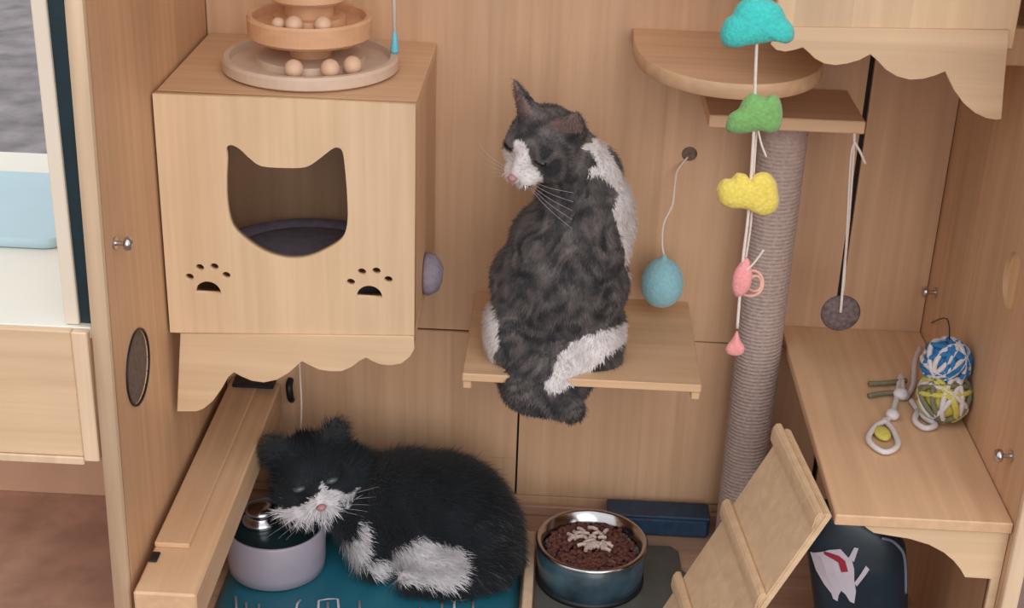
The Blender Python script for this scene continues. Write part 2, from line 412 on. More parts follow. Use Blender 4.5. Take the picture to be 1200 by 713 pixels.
# ------------------------------------------------------------------ half-round shelf and the square board below it
hz = .878
c0 = P(742, 32, Z=hz); c1 = P(835, 97, Z=hz); cr = P(966, 82, Z=hz)
hxl, hxr = c0.x, cr.x + .012; cxm = (hxl + hxr) / 2
arc = [(hxr, YB - .0005), (hxl, YB - .0005)] + [(cxm - (hxr - hxl) / 2 * math.cos(a) , YB - .06 - (YB - .06 - c1.y) * math.sin(a) ** .8) for a in [math.pi * k / 30 for k in range(31)]]
obj('half_round_shelf', sheet([arc], .020, lambda u, v, w: (u, v, hz - .011 + w), bev=.001), 'shelf_wood', label='half-round wooden shelf fixed high behind the felt cloud string', cat='shelf')
pb = P(1015, 143, Y=2.02)
pz = pb.z
obj('square_shelf', box(P(830, 150, Y=2.02).x, pb.x, 2.02, YB - .0005, pz - .019, pz), 'shelf_wood', label='small square wooden shelf resting on top of the rope-wrapped post', cat='shelf')

# ------------------------------------------------------------------ scratching post
px_, py_ = .342, 2.105
post = thing('scratching_post', (px_, py_, 0), 'upright scratching post wound in grey-brown rope', 'scratching post')
post_core = obj('core', lathe([(0, .001), (.0362, .001), (.0362, pz - .0195), (0, pz - .0195)], (px_, py_, 0), 24), 'sisal', post, smooth=False)
turns = 118; pts = []
for k in range(turns * 14):
    a = 2 * math.pi * k / 14
    pts.append((px_ + .0345 * math.cos(a), py_ + .0345 * math.sin(a), .006 + (pz - .033) * k / (turns * 14)))
obj('rope_winding', tube(pts, .0034, 5), 'sisal', post_core, smooth=True)

# ------------------------------------------------------------------ middle shelf
sz = .425
sl = P(541, 441, Z=sz); sr = P(822, 449, Z=sz)
sx0, sx1, sy0 = sl.x, sr.x, (sl.y + sr.y) / 2
ms = thing('wall_shelf', ((sx0 + sx1) / 2, YB, sz - .03), 'narrow wooden wall shelf under the sitting tabby cat', 'shelf')
obj('board', box(sx0, sx1, sy0, YB - .0005, sz - .013, sz), 'shelf_wood', ms)
for x in (sx0 + .001, sx1 - .014):
    obj('bracket', box(x, x + .013, sy0 + .004, YB - .0005, sz - .027, sz - .0135), 'shelf_wood_y', ms)

# ------------------------------------------------------------------ right platform and its apron
pz_ = .39
pxl, pyf = .387, 1.61
pf = thing('platform', (.5, 1.9, 0), 'low wooden platform with arched front apron holding the rope ball', 'platform')
obj('top_board', box(pxl, XR - .0008, pyf, YB - .0005, pz_ - .016, pz_), 'shelf_wood_y', pf)
ap = [(1006, 600), (1012, 608), (1015, 619), (1024, 625), (1041, 628), (1066, 632), (1089, 639), (1106, 648), (1118, 658), (1126, 668), (1131, 677), (1162, 679), (1162, 760), (1200, 760), (1200, 600)]
AY = pyf + .008
apw = [(min(a, XR - .001), min(b, pz_ - .0165)) for a, b in fv(ap, AY)]
apw[0] = (apw[0][0], pz_ - .0165); apw[-1] = (XR - .001, pz_ - .0165); apw[-2] = (XR - .001, .001); apw[-3] = (apw[-4][0], .001)
obj('apron', sheet([apw], .014, lambda u, v, w: (u, AY + .0075 + w, v)), 'pale_wood_x', pf)

# ------------------------------------------------------------------ cleated ramp from platform to the floor
p2 = Vector((pxl - .0125, 1.612, .390)); p1 = Vector((.347, 1.822, .398))
d = (P(797, 680, Y=1.825) - p1); d.y = 0; d.normalize()
wv = (p2 - p1); Lr = (p1.z - .004) / -d.z
rp = thing('ramp', (.25, 1.72, 0), 'pale wooden ramp with cleats leaning against the platform edge', 'ramp')
nrm = wv.cross(d).normalized()
if nrm.z < 0: nrm = -nrm
def rq(s, t, h=0): return p1 + wv * s + d * (Lr * t) + nrm * h
Lr *= .985
sd = slab([rq(0, 1), rq(1, 1), rq(1, 0), rq(0, 0)], .011)
obj('board', sd, 'pale_wood_x', rp)
ts = [.004] + [(P(a, b, Y=1.822) - p1).length / Lr for a, b in ((861, 592), (803, 677))]; ts.append(min(.95, 2 * ts[2] - ts[1]))
for t in ts:
    prof = [(0, .0003), (0, .008), (.006, .0105), (.014, .0095), (.030, .003), (.030, .0003)]
    bm = bmesh.new(); A = []; B = []
    for u, h in prof:
        A.append(bm.verts.new(rq(-.055, t) + d * u + nrm * h)); B.append(bm.verts.new(rq(1, t) + d * u + nrm * h * .8))
    k = len(prof)
    bm.faces.new(A); bm.faces.new(B[::-1])
    for i in range(k): bm.faces.new((A[i], B[i], B[(i + 1) % k], A[(i + 1) % k]))
    bmesh.ops.recalc_face_normals(bm, faces=bm.faces)
    bmesh.ops.bevel(bm, geom=bm.edges[:], offset=.002, segments=2, affect='EDGES')
    obj('cleat', bm, 'pale_wood_x', rp)

# ------------------------------------------------------------------ beam along the left wall
bx0, bx1, bz0, bz1 = -.537, -.452, .178, .238
beam = thing('wooden_beam', ((bx0 + bx1) / 2, 1.88, bz0), 'thick wooden beam running front to back beside the left wall', 'beam')
obj('rail', box(bx0, bx1, 1.57, YB - .006, bz0, bz1, bev=.003), 'shelf_wood_y', beam)
obj('cover_strip', box(bx0 + .001, bx0 + .05, 1.675, YB - .007, bz1, bz1 + .008), 'shelf_wood_y', beam, label='thinner board laid on the beam')
obj('hinge_plate', box(bx0 + .002, bx0 + .014, 1.638, 1.662, bz1, bz1 + .003), 'iron', beam, label='small dark metal hinge')
obj('end_bracket', box(bx0 + .01, bx1 - .005, YB - .045, YB - .005, bz1 + .0082, bz1 + .016), 'iron', beam, label='dark metal bracket')
obj('wall_hook', tube(spline([(-.435, YB - .006, .245), (-.435, YB - .02, .24), (-.433, YB - .022, .22), (-.433, YB - .012, .21)], 5), .006, 8), 'iron', label='small dark hook on the back wall beside the beam', cat='hook', smooth=True)

# ------------------------------------------------------------------ knobs
def knob(c, dx, label):
    c = Vector(c)
    k = thing('cabinet_knob', c, label, 'knob', 'metal knobs on the cabinet')
    s = 1 if dx > 0 else -1
    obj('plate', lathe([(0, 0), (.008, 0), (.008, s * .002), (0, s * .002)], c, 20, 'X'), 'chrome', k)
    stem = obj('stem', lathe([(.0035, s * .002), (.003, s * .012), (.0035, s * .014)], c, 14, 'X'), 'chrome', k, smooth=True)
    obj('cap', lathe([(0, s * .013), (.008, s * .013), (.0095, s * .016), (.008, s * .021), (0, s * .023)], c, 20, 'X'), 'chrome', stem, smooth=True)
q = P(134, 285, X=XL); knob((XL + .0005, q.y, q.z), 1, 'small chrome knob on the left side wall')
q = P(1186, 535, X=XR); knob((XR - .0005, q.y, q.z), -1, 'small chrome knob low on the right wall by the platform front')
q = P(1097, 343, X=XR); knob((XR - .0005, min(q.y, YB - .012), q.z), -1, 'small chrome knob in the back right corner above the rope ball')

# ------------------------------------------------------------------ ball-track toy on the left house
tcx, tcy, tz = P(366, 78, Z=hzt).x, 2.005, hzt + .0005
toy = thing('ball_track_tower', (tcx, tcy, tz), 'round wooden ball-track tower standing on the cat house', 'cat toy')
obj('base_tray', lathe([(0, 0), (.118, 0), (.125, .004), (.125, .017), (.122, .021), (.114, .021), (.112, .012), (.078, .012), (.076, .021), (0, .021)], (tcx, tcy, tz), 64), 'toy_pale', toy, smooth=False)
obj('spindle', lathe([(.03, .021), (.03, .055)], (tcx, tcy, tz), 32), 'toy_wood', toy, smooth=True)
obj('middle_tray', lathe([(0, .046), (.080, .046), (.087, .051), (.088, .075), (.085, .079), (.080, .078), (.078, .066), (.052, .066), (.050, .078), (0, .078)], (tcx, tcy, tz), 64), 'toy_wood', toy)
obj('upper_spindle', lathe([(.034, .078), (.034, .112)], (tcx, tcy, tz), 32), 'toy_wood', toy, smooth=True)
obj('top_tray', lathe([(0, .100), (.052, .100), (.056, .104), (.056, .126), (.052, .130), (0, .130)], (tcx, tcy, tz), 48), 'toy_wood', toy)
def tball(px, rad, z, r, label):
    best = None
    for k in range(181):
        a = math.pi + math.pi * k / 180
        w = Vector((tcx + rad * math.cos(a), tcy + rad * math.sin(a), z))
        e = abs(pix(w)[0] - px)
        if best is None or e < best[0]: best = (e, w)
    bm = blob(best[1], r, 20)
    bm2 = obj('wooden_ball', bm, 'ball_wood', smooth=True, label=label, cat='ball', group='wooden balls in the toy trays')
for px, n in ((345, 'leftmost of the three'), (387, 'middle one of the three'), (413, 'rightmost of the three')):
    tball(px, .095, tz + .012 + .0135, .0134, f'{n} wooden balls in the bottom tray of the track tower')
for px, n, r in ((326, 'small leftmost', .010), (345, 'middle', .0125), (378, 'rightmost', .0125)):
    tball(px, .065, tz + .066 + r + .0001, r, f'{n} wooden ball in the middle tray of the track tower')
w1 = P(460, 60, Y=1.99)
w1 = Vector((tcx + .1175, 2.03, tz + .0215))
ws = thing('teaser_wand', w1, 'upright white teaser stick with blue tip on the track tower', 'cat toy')
obj('blue_ferrule', lathe([(0, 0), (.0055, 0), (.0065, .004), (.0045, .018), (.0035, .03), (0, .031)], w1, 20), 'tip_blue', ws, smooth=True, label='blue tip')
obj('stick', tube([w1 + Vector((0, 0, .028)), w1 + Vector((-.002, 0, .16)), w1 + Vector((-.006, 0, .3))], .0032, 8), 'cord', ws, smooth=True)

# ------------------------------------------------------------------ hanging felt toys
def cloud(c, outline, thick, name, mat, parent, label=None):
    """puffy felt shape: outline (pixel offsets) in the hanging plane, swollen in the middle"""
    c = Vector(c); s = (c - CAM).dot(fwd) / F_PX
    pts = smooth2([(a * s, -b * s) for a, b in outline], 5)
    bm = bmesh.new(); R = 6; n = len(pts); rings = []
    for side in (1, -1):
        rs = []
        for j in range(R + 1):
            k = 1 - j / R
            h = thick * math.sqrt(max(0, 1 - k ** 2.4)) * side
            if j == R: rs.append([bm.verts.new(c + Vector((0, -h, 0)))])
            elif j == 0 and side == -1: rs.append(rings[0][0])
            else: rs.append([bm.verts.new(c + Vector((x * k, -h, y * k))) for x, y in pts])
        rings.append(rs)
        for A, B in zip(rs, rs[1:]):
            for i in range(n):
                if len(B) == 1: bm.faces.new((A[i], A[(i + 1) % n], B[0]))
                else: bm.faces.new((A[i], A[(i + 1) % n], B[(i + 1) % n], B[i]))
    bmesh.ops.recalc_face_normals(bm, faces=bm.faces)
    return obj(name, bm, mat, parent, smooth=True, label=label)
GY = 1.75
gt = P(884, 132, Y=GY)
gar = thing('felt_cloud_string', (gt.x, GY, P(862, 418, Y=GY).z), 'hanging string of teal, green and yellow felt clouds with pink drops', 'hanging toy')
cloud(P(888, 28, Y=GY), [(-43, 14), (-39, -2), (-31, -10), (-25, -23), (-12, -31), (6, -30), (18, -26), (26, -20), (33, -8), (42, 2), (44, 15), (36, 22), (22, 20), (8, 23), (-8, 26), (-24, 30), (-38, 27)], .016, 'felt_cloud', 'f_teal', gar, 'teal felt cloud')
cloud(P(885, 132, Y=GY), [(-33, 17), (-30, 4), (-20, -4), (-15, -16), (-4, -24), (10, -19), (18, -23), (27, -17), (32, 0), (31, 17), (22, 24), (8, 22), (-6, 25), (-20, 27), (-31, 24)], .013, 'felt_cloud', 'f_green', gar, 'green felt cloud')
cloud(P(877, 228, Y=GY), [(-38, -4), (-32, -17), (-22, -19), (-16, -26), (-6, -25), (0, -20), (8, -27), (20, -28), (30, -18), (34, -6), (37, 10), (32, 22), (20, 26), (8, 22), (-4, 18), (-20, 18), (-33, 12)], .014, 'felt_cloud', 'f_yellow', gar, 'yellow felt cloud')
cloud(P(872, 324, Y=GY), [(1, -24), (9, -6), (8, 14), (0, 26), (-8, 26), (-13, 12), (-11, -8)], .008, 'felt_drop', 'f_pink', gar, 'pink folded felt drop')
cc = P(877, 332, Y=GY + .006)
for r_, dx in ((.019, 0), (.011, .006)):
    obj('felt_loop', tube([cc + Vector((dx + r_ * math.cos(a), .004 * math.sin(2 * a), r_ * math.sin(a) * .95)) for a in [k * math.pi / 14 for k in range(28)]], .0022, 6, closed=True), 'f_peach', gar, smooth=True)
cloud(P(862, 404, Y=GY), [(0, -18), (5, -6), (11, 4), (9, 12), (0, 15), (-9, 12), (-11, 4), (-5, -6)], .008, 'felt_drop', 'f_pink', gar, 'small pink felt drop')
tp = Vector((P(893, 0, Y=GY).x - .006, GY, CT - .0005))
tp.x = P(890, 0, Y=GY).x + .002
mids = [tp, Vector((tp.x, GY, 1.4)), Vector((tp.x - .001, GY, 1.15))] + [P(a, b, Y=GY) for a, b in ((890, 0), (886, 70), (883, 160), (877, 250), (870, 310), (864, 385))]
obj('cord', tube(spline(mids, 6), .0021, 7), 'cord', gar, smooth=True)
obj('cord', tube(spline([P(887, 150, Y=GY + .006), P(884, 190, Y=GY + .006), P(880, 260, Y=GY + .006), P(873, 308, Y=GY + .006)], 6), .0017, 7), 'cord', gar, smooth=True)
obj('cord_tail', tube(spline([P(888, 150, Y=GY), P(892, 168, Y=GY), P(898, 184, Y=GY)], 5), .0014, 6), 'cord', gar, smooth=True)
obj('cord_tail', tube(spline([P(874, 318, Y=GY - .006), P(884, 308, Y=GY - .006), P(895, 293, Y=GY - .006)], 5), .0014, 6), 'cord', gar, smooth=True)

# blue egg-shaped ball hung from the hole in the wall
bc = P(776, 331, Y=2.11)
egg = thing('felt_ball_toy', (bc.x, bc.y, bc.z - .042), 'light blue egg-shaped felt ball hanging beside the sitting cat', 'hanging toy')
obj('ball', lathe([(0, -.0415)] + [(.0365 * math.sin(a) * (1 - .12 * (1 - math.cos(a)) * .5), -.0415 + (1 - math.cos(a)) * .0415) for a in [math.pi * k / 20 for k in range(1, 20)]] + [(.0035, .046), (0, .049)], bc, 36), 'f_blue', egg, smooth=True)
obj('cord', tube(spline([bc + Vector((0, 0, .044)), P(776, 285, Y=2.115), P(778, 262, Y=2.12), P(788, 240, Y=2.13), P(791, 215, Y=2.15), P(794, 200, Y=2.165), P(806, 184, Y=2.186)], 6), .0017, 7), 'cord', egg, smooth=True)

# lilac pompom behind the left house
lz = P(500, 321, Y=2.0).z; lc = Vector((hx1 + .0005, 2.0, lz))
bm = lathe([(0, 0), (.0315, 0), (.033, .006), (.030, .015), (.023, .022), (.012, .0265), (0, .028)], lc, 40, 'X')
bmesh.ops.subdivide_edges(bm, edges=bm.edges[:], cuts=1)
for v in bm.verts:
    if v.co.x > lc.x + .001: v.co += (v.co - lc).normalized() * noise.noise(v.co * 150) * .002
obj('pompom_toy', bm, 'f_lilac', smooth=True, label='lilac grey felt dome on the side of the cat house', cat='cat toy')

# grey felt disc on a cord from the square shelf
dc = P(985, 367, Y=2.01)
dk = thing('felt_disc_toy', (dc.x, dc.y, dc.z - .03), 'dark grey felt disc hanging on a white cord from square shelf', 'hanging toy')
obj('disc', lathe([(0, -.008), (.018, -.008), (.027, -.005), (.030, 0), (.027, .005), (.018, .008), (0, .008)], dc, 40, 'Y'), 'f_grey', dk, smooth=True)
at_ = P(1001, 166, Y=2.012)
obj('cord', tube(spline([Vector((at_.x, 2.019, pz - .0195)), at_, P(996, 240, Y=2.008), P(990, 310, Y=2.004), P(986, 356, Y=1.999), P(985, 366, Y=1.999)], 6), .0022, 7), 'cord', dk, smooth=True)
obj('cord_tail', tube(spline([P(1001, 166, Y=2.01), P(1008, 178, Y=2.008), P(1014, 192, Y=2.008)], 5), .002, 6), 'cord', dk, smooth=True)
obj('cord_tail', tube(spline([P(1001, 168, Y=2.01), P(997, 185, Y=2.006), P(993, 260, Y=2.004), P(989, 340, Y=2.002)], 5), .0016, 6), 'cord', dk, smooth=True)

# thin cord below the left house
a = P(351, 424, Y=2.09); b = P(352, 522, Y=2.09)
obj('hanging_cord', tube(spline([(a.x, 2.09, hzb - .0003), a, (a.x + .001, 2.089, (a.z + b.z) / 2), b], 5), .0016, 6), 'cord', smooth=True, label='thin white cord hanging below the left cat house', cat='cord')

# ------------------------------------------------------------------ rope ball toy on the platform
rb = P(1102, 492, Z=pz_)
rt = thing('rope_ball_toy', (rb.x - .01, rb.y, pz_), 'blue, yellow and white rope ball toy with a knotted tail', 'cat toy')
def wound(c, r, mats, n, seed, nm):
    rnd = random.Random(seed); c = Vector(c)
    core = obj('ball_core', blob(c, r * .9, 20), mats[0], rt, smooth=True)
    bms = {mm: bmesh.new() for mm in mats}
    for i in range(n):
        ax = Vector((rnd.gauss(0, 1), rnd.gauss(0, 1), rnd.gauss(0, 1))).normalized()
        u = ax.orthogonal().normalized(); v = ax.cross(u); off = rnd.uniform(-.45, .45)
        rr = r * math.sqrt(1 - off * off)
        bm_tube(bms[mats[i % len(mats)]], [c + ax * off * r + (u * math.cos(t) + v * math.sin(t)) * rr for t in [k * math.pi / 16 for k in range(32)]], .0042, 6, closed=True)
    for mm in bms: obj('rope_loop', bms[mm], mm, core, smooth=True)
lo = rb + Vector((0, 0, .040))
wound(lo, .037, ['r_yellow', 'r_white', 'r_grey'], 15, 3, 'lower')
hi_ = lo + Vector((-.001, .018, .046))
wound(hi_, .034, ['r_blue', 'r_white'], 17, 8, 'upper')
def plat(pts, h=.006): return spline([P(a, b, Z=pz_ + h) for a, b in pts], 6)
obj('rope_tail', tube(plat([(1078, 408), (1072, 425), (1070, 452), (1060, 466), (1056, 440), (1050, 470), (1042, 490), (1026, 500), (1018, 516), (1036, 530), (1052, 522), (1046, 504), (1036, 492)]), .0042, 7), 'r_white', rt, smooth=True)
obj('rope_tail', tube(plat([(1068, 470), (1082, 488), (1096, 498), (1084, 502), (1072, 492), (1082, 476), (1098, 486), (1100, 478)]), .0045, 7), 'r_white', rt, smooth=True)
obj('rope_tail', tube(plat([(1018, 450), (1040, 449), (1062, 446)]), .004, 7), 'r_grey', rt, smooth=True)
obj('rope_tail', tube(plat([(1018, 464), (1036, 461), (1056, 460)]), .004, 7), 'r_grey', rt, smooth=True)
obj('tail_patch', blob(P(1034, 508, Z=pz_ + .006), (.012, .02, .0055), 16), 'r_yellow', rt, smooth=True)
obj('rope_knot', blob(P(1056, 462, Z=pz_ + .009), (.012, .012, .009), 14), 'r_white', rt, smooth=True)
obj('rope_knot', blob(P(1046, 486, Z=pz_ + .008), (.010, .012, .008), 14), 'r_white', rt, smooth=True)
obj('hook_wire', tube(spline([hi_ + Vector((0, 0, .03)), hi_ + Vector((-.004, .02, .06)), (P(1088, 380, Y=YB - .002))], 5), .001, 6), 'iron', rt, smooth=True)

# ------------------------------------------------------------------ food bag under the platform
BY = 1.76
bl = P(948, 655, Y=BY); br = P(1066, 660, Y=BY)
bag = thing('food_bag', ((bl.x + br.x) / 2, BY + .03, 0), 'dark teal food bag with white and red print under platform', 'bag')
Lp = [(lambda q: (q.z, q.x))(P(a, b, Y=BY)) for a, b in ((966, 600), (962, 618), (950, 640), (948, 652), (953, 690), (958, 730))]
Rp = [(lambda q: (q.z, q.x))(P(a, b, Y=BY)) for a, b in ((1009, 600), (1013, 614), (1026, 622), (1044, 629), (1058, 639), (1066, 652), (1068, 690), (1068, 730))]
def edge_at(tab, z):
    if z >= tab[0][0]: return tab[0][1]
    for (z0, x0), (z1, x1) in zip(tab, tab[1:]):
        if z >= z1: return x0 + (x1 - x0) * (z0 - z) / (z0 - z1)
    return tab[-1][1]
ZT = Lp[0][0]
def half_depth(u, z):
    l, r = edge_at(Lp, z), edge_at(Rp, z); t = abs((u - (l + r) / 2) / ((r - l) / 2))
    return .004 + .032 * math.sqrt(max(0, 1 - min(1, t) ** 2.5)) * min(1, max(0, (ZT - z) / .1)) ** .5
bm = bmesh.new(); rows = []; nz, nu = 36, 18
for i in range(nz + 1):
    z = ZT - (ZT - .001) * (i / nz); l, r = edge_at(Lp, z), edge_at(Rp, z); row = []
    for k in range(2 * nu):
        front = k <= nu; t = k / nu if front else (2 * nu - k) / nu
        u = l + (r - l) * (.5 - .5 * math.cos(math.pi * t))
        row.append(bm.verts.new((u, BY + .03 + (-1 if front else 1) * (half_depth(u, z) if 0 < k < nu or k > nu else .0), z)))
    rows.append(row)
for A, B in zip(rows, rows[1:]):
    for k in range(2 * nu): bm.faces.new((A[k], A[(k + 1) % (2 * nu)], B[(k + 1) % (2 * nu)], B[k]))
bm.faces.new(rows[0]); bm.faces.new(rows[-1][::-1])
bmesh.ops.recalc_face_normals(bm, faces=bm.faces)
pouch = obj('pouch', bm, 'bag_dark', bag, smooth=True)
def front_y(u, v): return BY + .03 - half_depth(u, v) - .0016
def decal(px_list, name, mat, parent, label=None, lift=0):
    pts = [P(a, b, Y=BY) for a, b in px_list]
    bm = sheet([[(q.x, q.z) for q in pts]], .0006, lambda u, v, w: (u, w, v))
    bmesh.ops.triangulate(bm, faces=bm.faces[:]); bmesh.ops.subdivide_edges(bm, edges=bm.edges[:], cuts=3, use_grid_fill=True)
    for v in bm.verts: v.co.y += front_y(v.co.x, v.co.z) - lift
    return obj(name, bm, mat, parent, label=label)
decal([(951, 654), (962, 650), (972, 646), (985, 644), (992, 651), (998, 656), (1000, 664), (1000, 676), (1002, 690), (1000, 704), (995, 702), (990, 694), (985, 690), (982, 696), (981, 703), (976, 701), (974, 695), (966, 686), (957, 672)], 'printed_patch', 'print_white', pouch, 'white printed shape')
decal([(994, 653), (1001, 642), (1006, 643), (1000, 657)], 'printed_stroke', 'print_white', pouch, 'white printed stroke')
decal([(1000, 680), (1014, 661), (1018, 665), (1003, 684)], 'printed_stroke', 'print_white', pouch, 'white printed stroke')
decal([(966, 648), (974, 649), (983, 651), (990, 656), (993, 667), (985, 668), (982, 658), (976, 655), (966, 651)], 'printed_ribbon', 'print_red', pouch, 'red printed ribbon', lift=.0008)
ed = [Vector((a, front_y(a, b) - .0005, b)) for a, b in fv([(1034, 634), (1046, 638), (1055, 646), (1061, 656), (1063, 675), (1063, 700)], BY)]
obj('seam_highlight', tube(spline(ed, 4), .0024, 6), 'seal', pouch, smooth=True, label='pale edge seam with painted highlight')  # pale tube paints the highlight along the bag's edge

# ------------------------------------------------------------------ floor items
# teal bag lying flat under the lying cat
tb = thing('food_bag', (-.26, 1.9, 0), 'teal food bag lying flat under the black and white cat', 'bag')
tx0, tx1, ty0, ty1, tz1 = -.505, -.024, 1.70, 2.12, .026
bm = bmesh.new(); nx, ny = 28, 24; gv = []
for side in (1, 0):
    g = []
    for j in range(ny + 1):
        row = []
        for i in range(nx + 1):
            u, v = i / nx * 2 - 1, j / ny * 2 - 1
            e = min(1, (1 - max(abs(u) ** 6, 0)) ** .5) * min(1, (1 - abs(v) ** 6) ** .5)
            z = .004 + (tz1 - .004) * e if side else .001
            row.append(bm.verts.new((tx0 + (tx1 - tx0) * i / nx, ty0 + (ty1 - ty0) * j / ny, z)))
        g.append(row)
    gv.append(g)
for g in gv:
    for j in range(ny):
        for i in range(nx): bm.faces.new((g[j][i], g[j][i + 1], g[j + 1][i + 1], g[j + 1][i]))
T, B = gv
for i in range(nx):
    bm.faces.new((T[0][i], B[0][i], B[0][i + 1], T[0][i + 1])); bm.faces.new((T[ny][i], T[ny][i + 1], B[ny][i + 1], B[ny][i]))
for j in range(ny):
    bm.faces.new((T[j][0], T[j + 1][0], B[j + 1][0], B[j][0])); bm.faces.new((T[j][nx], B[j][nx], B[j + 1][nx], T[j + 1][nx]))
bmesh.ops.recalc_face_normals(bm, faces=bm.faces)
flat_pouch = obj('pouch', bm, 'bag_teal', tb, smooth=True)
def flat_stroke(pp, w, name='printed_letter'):
    pts = [P(a, b, Z=tz1 + .0016) for a, b in pp]
    bm = tube(pts, w, 6)
    for v in bm.verts: v.co.z = tz1 + .0012 + (v.co.z - tz1 - .0016) * .2
    obj(name, bm, 'print_white', flat_pouch, smooth=True)
for pp in ([(276, 699), (278, 735)], [(288, 706), (290, 735)], [(303, 708), (304, 735)], [(344, 735), (348, 708), (352, 703)], [(372, 735), (373, 704), (384, 702), (396, 702), (399, 735)], [(384, 706), (385, 735)], [(421, 704), (422, 735)], [(492, 711), (492, 735)], [(518, 704), (518, 735)], [(532, 735), (532, 704), (546, 703)], [(554, 703), (555, 735)]):
    flat_stroke(pp, .0022)
for pp in ([(609, 644), (603, 658), (600, 672), (592, 684)], [(602, 662), (613, 656)]):
    flat_stroke(pp, .0018, 'printed_mark')

# divider rail
obj('floor_rail', box(-.0195, -.0035, 1.72, 2.075, .0005, .03, bev=.002), 'edge_wood', label='narrow wooden rail on the floor between bag and bowl', cat='rail')
# dark mat
mt = [(.0, 1.78), (.236, 1.78), (.243, 1.98), (.252, 1.995), (.252, 2.008), (.243, 2.02), (.241, 2.072), (.228, 2.086), (.012, 2.086), (.0, 2.075)]
obj('feeding_mat', sheet([mt], .004, lambda u, v, w: (u, v, .003 + w), bev=.0005), 'mat_grey', label='dark grey feeding mat under the steel bowl', cat='mat')
# dark blue folded bag by the back wall
fb = thing('folded_bag', (.25, 2.14, 0), 'dark blue folded bag lying along the back wall', 'bag')
obj('body', box(.12, .297, 2.118, 2.164, .001, .04, bev=.006), 'bag_blue', fb)
obj('flap', box(.118, .296, 2.114, 2.163, .0405, .046, bev=.002), 'bag_blue', fb)

# steel bowl with kibble
bwc = Vector((.089, 1.985, .0055))
bw = thing('food_bowl', bwc, 'round steel food bowl with dark patterned outside', 'bowl')
obj('outer_shell', lathe([(0, .002), (.078, .0), (.086, .004), (.088, .03), (.088, .068), (.084, .072)], bwc, 64), 'bowl_out', bw, smooth=True)
obj('inner_dish', lathe([(.091, .070), (.0915, .073), (.088, .0755), (.083, .0735), (.076, .05), (.066, .028), (.05, .016), (0, .014)], bwc, 64), 'steel', bw, smooth=True)
obj('foot_ring', lathe([(.080, .0), (.0895, .0), (.0895, .006), (.086, .008)], bwc, 64), 'iron', bw, smooth=True)
kb = bmesh.new(); tr = bmesh.new(); rk = random.Random(5)
for i in range(520):
    a = rk.uniform(0, 2 * math.pi); r = .072 * math.sqrt(rk.random())
    h = .057 + .006 * rk.random() - .2 * max(0, r - .055)
    c = bwc + Vector((r * math.cos(a), r * math.sin(a), h))
    rr = rk.uniform(.0042, .0058)
    b2 = bmesh.new(); bmesh.ops.create_icosphere(b2, subdivisions=1, radius=rr)
    for v in b2.verts: v.co = Vector((v.co.x, v.co.y, v.co.z * .7)) + c
    merge(kb, b2)
obj('kibble', kb, 'kibble', label='reddish brown kibble filling the steel bowl', cat='pet food', kind='stuff')
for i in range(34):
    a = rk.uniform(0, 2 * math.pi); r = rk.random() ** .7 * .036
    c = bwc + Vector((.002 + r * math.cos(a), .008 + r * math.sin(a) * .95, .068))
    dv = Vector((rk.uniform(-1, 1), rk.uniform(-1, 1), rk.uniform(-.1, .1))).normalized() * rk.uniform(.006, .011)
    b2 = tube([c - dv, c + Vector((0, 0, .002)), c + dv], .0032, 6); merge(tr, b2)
obj('glint_pieces', tr, 'glint_pale', label='pale pieces standing in for reflections over the kibble', cat='pet food', kind='stuff')  # added pale pieces that imitate reflections above the kibble

# water fountain
fc = P(323, 613, Z=.108); fc = Vector((fc.x, fc.y, tz1 + .0005))
fo = thing('water_fountain', fc, 'white round pet water fountain with dark top and chrome spout', 'water fountain')
obj('basin', lathe([(0, 0), (.070, 0), (.077, .004), (.079, .02), (.080, .080), (.078, .083), (.0745, .082), (.073, .070), (.073, .062), (0, .062)], fc, 64), 'lilac_white', fo, smooth=True)
obj('top_plate', lathe([(.0725, .063), (.0725, .071), (.060, .073), (0, .074)], fc, 48), 'dark_green', fo, smooth=True)
sc_ = fc + Vector((-.026, .012, .074))
obj('spout', lathe([(.030, 0), (.031, .004), (.028, .010), (.022, .013), (.021, .018), (.025, .022), (.022, .027), (.012, .029), (0, .029)], sc_, 32), 'chrome', fo, smooth=True, label='chrome spout')

# ------------------------------------------------------------------ neighbouring unit on the left
nx1 = XL - WT - .003
nb = thing('side_cabinet', (-.9, 1.9, 0), 'low cream-topped side cabinet left of the cat cabinet', 'cabinet')
nzt = .612
obj('top_board', box(-1.35, nx1, 1.607, 2.24, nzt - .016, nzt), 'white_top', nb)
obj('front_panel', box(-1.35, nx1 - .022, 1.595, 1.6065, .43, nzt - .001), 'pale_wood_x', nb)
obj('end_board', box(nx1 - .0215, nx1 - .0015, 1.593, 1.6065, .424, nzt - .001), 'edge_wood', nb)
obj('bottom_rail', box(-1.35, nx1 - .022, 1.593, 1.615, .418, .4295), 'edge_wood', nb)
obj('back_panel', box(-1.35, nx1, YB - .02, YB, 0, nzt - .0165), 'plaster', nb)
obj('side_post', box(nx1 - .034, nx1 - .0165, 1.612, 1.64, nzt + .0005, CT), 'cream', nb)
obj('leg', box(-1.33, -1.29, 1.60, 1.64, 0, .4175), 'edge_wood', nb)
obj('leg', box(nx1 - .04, nx1 - .005, 2.1, 2.14, 0, nzt - .017), 'edge_wood', nb)
obj('floor_side', box(-1.6, XL - WT - .0005, 1.3, 2.6, -.0395, 0, bev=0), 'brick_red', kind=S)
obj('trim_1', box(nx1 - .016, nx1 + .0025, 1.618, 1.63, nzt + .001, CT, bev=0), 'gap_shade', kind=S, label='dark strip standing in for the shaded gap beside the cabinet')  # added strip, its dark colour paints the shade of an open gap
t1 = P(67, 284, Z=nzt + .012); t0 = P(64, 206, Z=nzt + .012)
